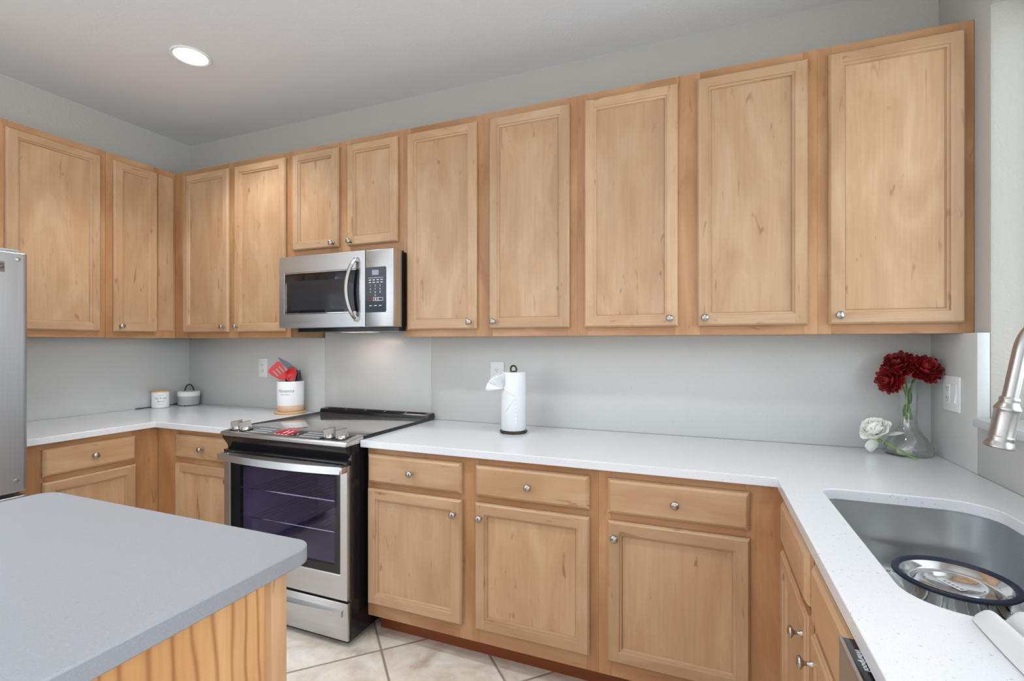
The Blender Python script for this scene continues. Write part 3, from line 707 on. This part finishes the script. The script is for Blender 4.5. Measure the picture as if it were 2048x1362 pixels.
MB().box(-.012, .012, -.0006, 0, -.0008, .0008, M=T((0, 0, .085)) @ RZ(math.radians(57.7)) @ T((0, -.0501, 0))).box(-.016, .016, -.0006, 0, -.0008, .0008, M=T((0, 0, .026)) @ RZ(math.radians(57.7)) @ T((0, -.0501, 0))).build('label_rules', INK, cd, 0)

df = thing('oil_diffuser', 'grey and white round diffuser with black cord in the corner', 'diffuser', (-3.325, 2.288, CT))
MB().lathe([(.0001, .004), (.058, .004), (.064, .012), (.066, .066), (.0001, .066)], 40, caps=False).build('body', FROST, df, 40)
MB().lathe([(.0001, .066), (.0675, .066), (.0690, .072), (.0680, .092), (.062, .098), (.0001, .100)], 40, caps=False).build('lid', WHITEP, df, 40)
for a in (-1.9, -1.5, -1.1, -.7, -.3): MB().lathe([(.0001, 0), (.008, 0), (.008, .006), (.0001, .006)], 10, c=(.052*math.cos(a-.3), .052*math.sin(a-.3), 0), caps=False).build('foot', BLKPL, df)
arc = [(-.058+.030*(1-math.cos(PI*k/14)), .012+.012*(1-math.cos(PI*k/14)), .085+.056*math.sin(PI*k/14)) for k in range(15)]
MB().tube(arc, .004, 8).build('cord_loop', BLKPL, df)
MB().tube([(-.060, -.02, .012), (-.075, -.035, .010), (-.085, -.055, .008)], [.007, .008, .004], 10).tube([(-.085, -.055, .008), (-.094, -.10, .004), (-.099, -.20, .0035), (-.100, -.28, .0035)], .0028, 8).build('power_cord', BLKPL, df)

KX, KY = -2.375, 2.268
tag(MB().lathe([(.0001, 0), (.088, 0), (.0915, .004), (.0915, .010), (.088, .013), (.0001, .013)], 48, caps=False).build('wooden_trivet', TRIV, None, 40, (KX, KY, CT)), 'round pale wooden board under the utensil crock', 'trivet')
cr = thing('utensil_crock', 'white ceramic crock with bare clay foot, holding utensils', 'crock', (KX, KY, CT+.013))
MB().lathe([(.0768, .0385), (.0775, .040), (.0785, .180), (.0775, .184), (.074, .184), (.072, .180), (.072, .012), (.0001, .012)], 48, caps=False).build('glazed_wall', CERAM, cr, 50)
MB().lathe([(.0001, 0), (.070, 0), (.074, .003), (.0768, .0386)], 48, caps=False).build('clay_foot', BARE, cr, 50)
ya = math.radians(46.2-22)
cyl_text('Hosanna', .028, .0786, .128, ya, INK, cr, shear=.35)
cyl_text('in the highest', .010, .0786, .106, ya, INK, cr)
# a frame that faces the camera at the crock: local x = picture right, y = up, z = toward camera
CF = T((KX, KY, CT+.013)) @ RZ(math.radians(46.2)) @ RX(PI/2)
def leafslab(mb, outline, th, M, mi=0): return mb.loops([[(x, y, -th/2) for x, y in outline], [(x, y, th/2) for x, y in outline]], mi, True, True, True, M)
sp = thing('slotted_turner', 'red slotted turner in the crock, leaning left', 'kitchen utensil', (0, 0, 0), 0, 'utensils in the crock')
TM = CF @ T((-.016, .186, .034)) @ RZ(.70)
tm = MB()
S0, S1 = .028, .118
out = [(-.010, .010), (-.030, .040), (-.043, .085), (-.046, .112), (-.030, .122), (.030, .128), (.044, .120), (.040, .080), (.026, .036), (.010, .010)]
b = bmesh.new()
for lp in [out]+[[(x0-.004, .058), (x0+.004, .058), (x0+.0045, .098), (x0-.0045, .098)] for x0 in (-.020, 0, .020)]:
    vsx = [b.verts.new((x, y, 0)) for x, y in lp]
    for i in range(len(vsx)): b.edges.new((vsx[i], vsx[(i+1) % len(vsx)]))
bmesh.ops.triangle_fill(b, use_beauty=True, edges=b.edges[:])
b.verts.index_update(); tm.add([q.co[:] for q in b.verts], [[q.index for q in f.verts] for f in b.faces], 0, TM); b.free()
o = tm.build('head', REDS, sp, 0); md = o.modifiers.new('solid', 'SOLIDIFY'); md.thickness = .004; md.offset = 0
MB().tube([TM @ Vector((0, .016, 0)), CF @ Vector((.008, .105, .01)), CF @ Vector((.030, .020, -.01))], .006, 10).build('shaft', BLKPL, sp)
so_ = thing('serving_spoon', 'red silicone spoon in the crock, bowl facing out', 'kitchen utensil', (0, 0, 0), 0, 'utensils in the crock')
SMx = CF @ T((.002, .226, .038)) @ RZ(-.25)
sb = MB(); LL = []
for k in range(9):
    rr = k/8; LL.append([(.032*rr*math.cos(t), .043*rr*math.sin(t), -.012*(1-rr*rr)) for t in [2*PI*i/28 for i in range(28)]])
sb.loops(LL, 0, True, M=SMx)
o = sb.build('bowl', REDS, so_, 60); md = o.modifiers.new('solid', 'SOLIDIFY'); md.thickness = .003
MB().tube([SMx @ Vector((0, -.038, -.004)), CF @ Vector((-.010, .10, .02)), CF @ Vector((-.022, .022, .0))], .005, 10).build('shaft', REDS, so_)
kn = thing('kitchen_knife', 'dark broad-bladed knife in the crock, tip up and left', 'kitchen knife', (0, 0, 0), 0, 'utensils in the crock')
KM = CF @ T((.046, .232, .010)) @ RZ(.86)
kb = MB(); leafslab(kb, [(-.010, 0), (-.018, .022), (-.022, .060), (-.017, .105), (-.004, .152), (.002, .148), (.013, .095), (.015, .035), (.010, 0)], .003, KM)
kb.build('blade', KNIFE, kn, 30)
MB().tube([KM @ Vector((0, .020, 0)), KM @ Vector((.0, -.002, 0)), CF @ Vector((.034, .170, .005)), CF @ Vector((.034, .09, .0)), CF @ Vector((.030, .022, .01))], [.009, .012, .0125, .012, .010], 12).build('grip', BLKPL, kn)
tg = thing('kitchen_tongs', 'dark grey tongs at the right side of the crock', 'kitchen utensil', (0, 0, 0), 0, 'utensils in the crock')
MB().tube([CF @ Vector(p) for p in ((.056, .02, -.01), (.062, .15, -.012), (.060, .20, -.012), (.052, .238, -.012), (.053, .250, -.012))], [.005, .006, .0065, .0055, .003], 10).build('arm', plain('grey_nylon', srgb(92, 88, 86), .4), tg)
MB().tube([CF @ Vector(p) for p in ((.050, .02, -.03), (.050, .15, -.026), (.047, .205, -.018), (.053, .250, -.013))], [.004, .005, .005, .003], 10).build('arm', plain('grey_nylon_pale', srgb(120, 116, 112), .4), tg)

# paper towels
PX, PY = -.853, 2.160
ph = thing('paper_towel_holder', 'dark bronze stand with ring top holding the paper towels', 'paper towel holder', (PX, PY, CT))
MB().lathe([(.0001, .004), (.064, .004), (.0665, .007), (.0655, .011), (.060, .012), (.0001, .012)], 48, caps=False, rmod=lambda t, z: 1+.012*math.cos(24*t)).lathe([(.058, 0), (.062, 0), (.062, .004), (.058, .004)], 32, caps=False).build('base', BRONZ, ph, 50)
MB().lathe([(.0055, .012), (.0055, .296), (.0001, .296)], 14, caps=False).build('rod', BRONZ, ph)
MB().tube([(0.019*math.cos(2*PI*k/24)*.93, -.019*math.cos(2*PI*k/24)*.37, .303+.017*math.sin(2*PI*k/24)) for k in range(24)], .0042, 10, closed=True).build('ring', BRONZ, ph)
pr = thing('paper_towel_roll', 'white paper towel roll with its loose sheet folded like a fan', 'paper towel', (PX, PY, CT+.012))
MB().lathe([(.021, .002), (.0575, .002), (.059, .004), (.059, .276), (.0575, .278), (.021, .278)], 56, caps=False).lathe([(.021, .278), (.021, .002)], 32, caps=False).build('roll', PAPER, pr, 50)
VF = RZ(math.radians(21.6)) @ RX(PI/2)        # local x = picture right, y up, z toward camera
fan = MB(); apex = Vector((-.050, .205, .045)); NA = 33; LA = []
for ring_i in range(7):
    f = ring_i/6; row = []
    for k in range(NA):
        a = math.radians(190-112*k/(NA-1)); ln = .082-.016*(k/(NA-1)); zz = (.0032*(1 if k % 2 else -1))*min(1, f*1.4)*(.5+.5*k/(NA-1)) if k > 10 else .010*math.sin(k/10*PI*1.5)*f
        row.append((apex.x+ln*f*math.cos(a), apex.y+ln*f*math.sin(a)-.004, apex.z+zz))
    LA.append(row)
fan.loops(LA, 0, False, M=VF)
o = fan.build('fan_fold', PAPER, pr, 30); md = o.modifiers.new('solid', 'SOLIDIFY'); md.thickness = .0008
# the tucked sheet: a triangular flap wrapped on the roll
flp = MB()
def onroll(a, z, r): return (r*math.sin(a), -r*math.cos(a), z)
for (P0, P1, wd) in (((-.88, .206), (.12, .170), .010), ((-.62, .098), (.12, .158), .004)):
    LL = []
    for k in range(15):
        f = k/14; a = P0[0]+(P1[0]-P0[0])*f; z = P0[1]+(P1[1]-P0[1])*f
        LL.append([onroll(a+.37, z-wd*.5, .0592), onroll(a+.37, z-wd*.2, .0618), onroll(a+.37, z+wd*.5, .0592)])
    flp.loops(LL, 0, False)
for k in range(7): flp.lathe([(.0001, .0016), (.004, .0012), (.0065, 0)], 12, M=T(onroll(.37+.20, .150-.018*k, .0592)) @ RZ(.37+.20) @ RX(PI/2), caps=False)
flp.build('tucked_sheet', PAPER, pr, 60)

# vase with flowers
VX, VY = .722, 2.283
vz = thing('glass_vase', 'clear twisted glass bud vase with wide foot in right corner', 'vase', (VX, VY, CT))
tw_ = lambda t, z: 1+.085*math.cos(9*(t+z*9.0))*min(1, max(0, (z-.004)/.02))
op = [(.0001, .0), (.070, .0), (.076, .004), (.077, .012), (.070, .040), (.056, .068), (.040, .090), (.030, .106), (.0265, .125), (.0275, .17), (.029, .22), (.0305, .262), (.033, .276), (.0325, .278)]
ip = [(.030, .276), (.0275, .262), (.026, .22), (.0245, .17), (.0235, .125), (.026, .108), (.035, .090), (.050, .066), (.063, .040), (.069, .014), (.066, .007), (.0001, .006)]
MB().lathe(op+ip, 72, caps=False, rmod=tw_).build('glass', VASEG, vz, 70)
def petal_mesh(mb, base, M, ln, wd, cup, curl, mi=0, pointed=.5):
    rows = []
    for i in range(6):
        f = i/5; wv = wd*math.sin(PI*min(1, .12+f*.80))**.8*(1-pointed*max(0, f-.6)*1.6); row = []
        for j in range(5):
            s_ = (j-2)/2; row.append((s_*wv, ln*f*math.cos(curl*f), ln*f*math.sin(curl*f)*1.0+cup*(s_*s_)*wv*(.4+.6*f)))
        rows.append(row)
    mb.loops(rows, mi, False, M=M)
def bloom(parent, c, d, r, mat, layers, wdf, name='bloom'):
    mb = MB(); Q = Vector((0, 0, 1)).rotation_difference(Vector(d).normalized()).to_matrix().to_4x4(); M0 = T(c) @ Q
    for (n, el, f, cur) in layers:
        for k in range(n):
            a = 2*PI*k/n+random.uniform(-.12, .12)+el*3
            M = M0 @ RZ(a) @ RX(el+random.uniform(-.1, .1)) @ T((0, r*.06, 0)); L_ = r*f*random.uniform(.9, 1.08)
            petal_mesh(mb, None, M, L_, L_*wdf, .55, cur, 0)
    o = mb.build(name, mat, parent, 60); md = o.modifiers.new('solid', 'SOLIDIFY'); md.thickness = .0006
    return o
dl = [(16, -.25, 1.0, .30), (16, .02, .98, .42), (14, .32, .92, .55), (12, .65, .80, .75), (9, .98, .62, .9), (6, 1.3, .45, 1.0)]
fg = 'red flowers in the vase'
VC = RZ(-math.radians(17.5))                   # picture frame at the vase: x right, -y toward camera
def vp(x, y, z): return tuple(VC @ Vector((x, y, z)))
for (lb, c, d, r) in (('red bloom at upper left of the vase bouquet', (-.024, -.005, .338), (-.35, -.75, .70), .058), ('red bloom at upper right of the vase bouquet', (.042, -.008, .326), (.45, -.70, .60), .057), ('red bloom drooping lowest at left of the vase bouquet', (-.050, -.022, .286), (-.62, -.85, -.02), .052)):
    f_ = thing('red_flower', lb, 'flower', (VX, VY, CT), 0, fg)
    bloom(f_, vp(*c), vp(*d), r, REDF, dl, .30)
    MB().tube([vp(*c), vp(c[0]*.4, c[1]*.4, .285), vp(c[0]*.15, 0, .24), vp(-c[0]*.22, .0, .135)], [.0035, .004, .0042, .004], 8).build('stem', GREEN, f_)
    for s_ in (-1, 1):
        lf = MB(); petal_mesh(lf, None, T(vp(s_*.006, -.004, .165+.03*s_)) @ RZ(.3*s_) @ RX(1.35), .06, .010, .3, .2); lf.build('leaf', GREEN, f_, 60)
wr_ = thing('white_rose', 'white cloth rose leaning against the foot of the glass vase', 'flower', (VX, VY, CT))
rc_ = vp(-.092, -.064, .086)
bloom(wr_, rc_, vp(-.35, -.60, .70), .056, WHTF, [(7, .05, 1.0, .35), (7, .40, .98, .55), (7, .75, .90, .7), (6, 1.0, .78, .8), (6, 1.25, .62, .7), (5, 1.45, .50, .6), (4, 1.5, .36, .3)], .60)
for PMx, pl_, pw_ in ((T(vp(-.062, -.075, .078)) @ VC @ RZ(-1.2) @ RX(.1), .058, .030), (T(vp(-.10, -.085, .060)) @ VC @ RZ(.6) @ RX(-1.35), .058, .026)):
    lw = MB(); petal_mesh(lw, None, PMx, pl_, pw_, .3, .1); o = lw.build('outer_petal', WHTF, wr_, 60)
    md = o.modifiers.new('solid', 'SOLIDIFY'); md.thickness = .0006
MB().tube([vp(-.066, -.085, .052), vp(-.045, -.088, .040), vp(-.015, -.092, .022), vp(.028, -.096, .0035)], [.0035, .0028, .0026, .0024], 8).build('stem', LIMEG, wr_)
MB().lathe([(.0001, 0), (.006, .004), (.007, .012), (.0001, .02)], 12, M=T(vp(-.076, -.083, .052)) @ RY(-.9), caps=False).build('sepal', LIMEG, wr_)
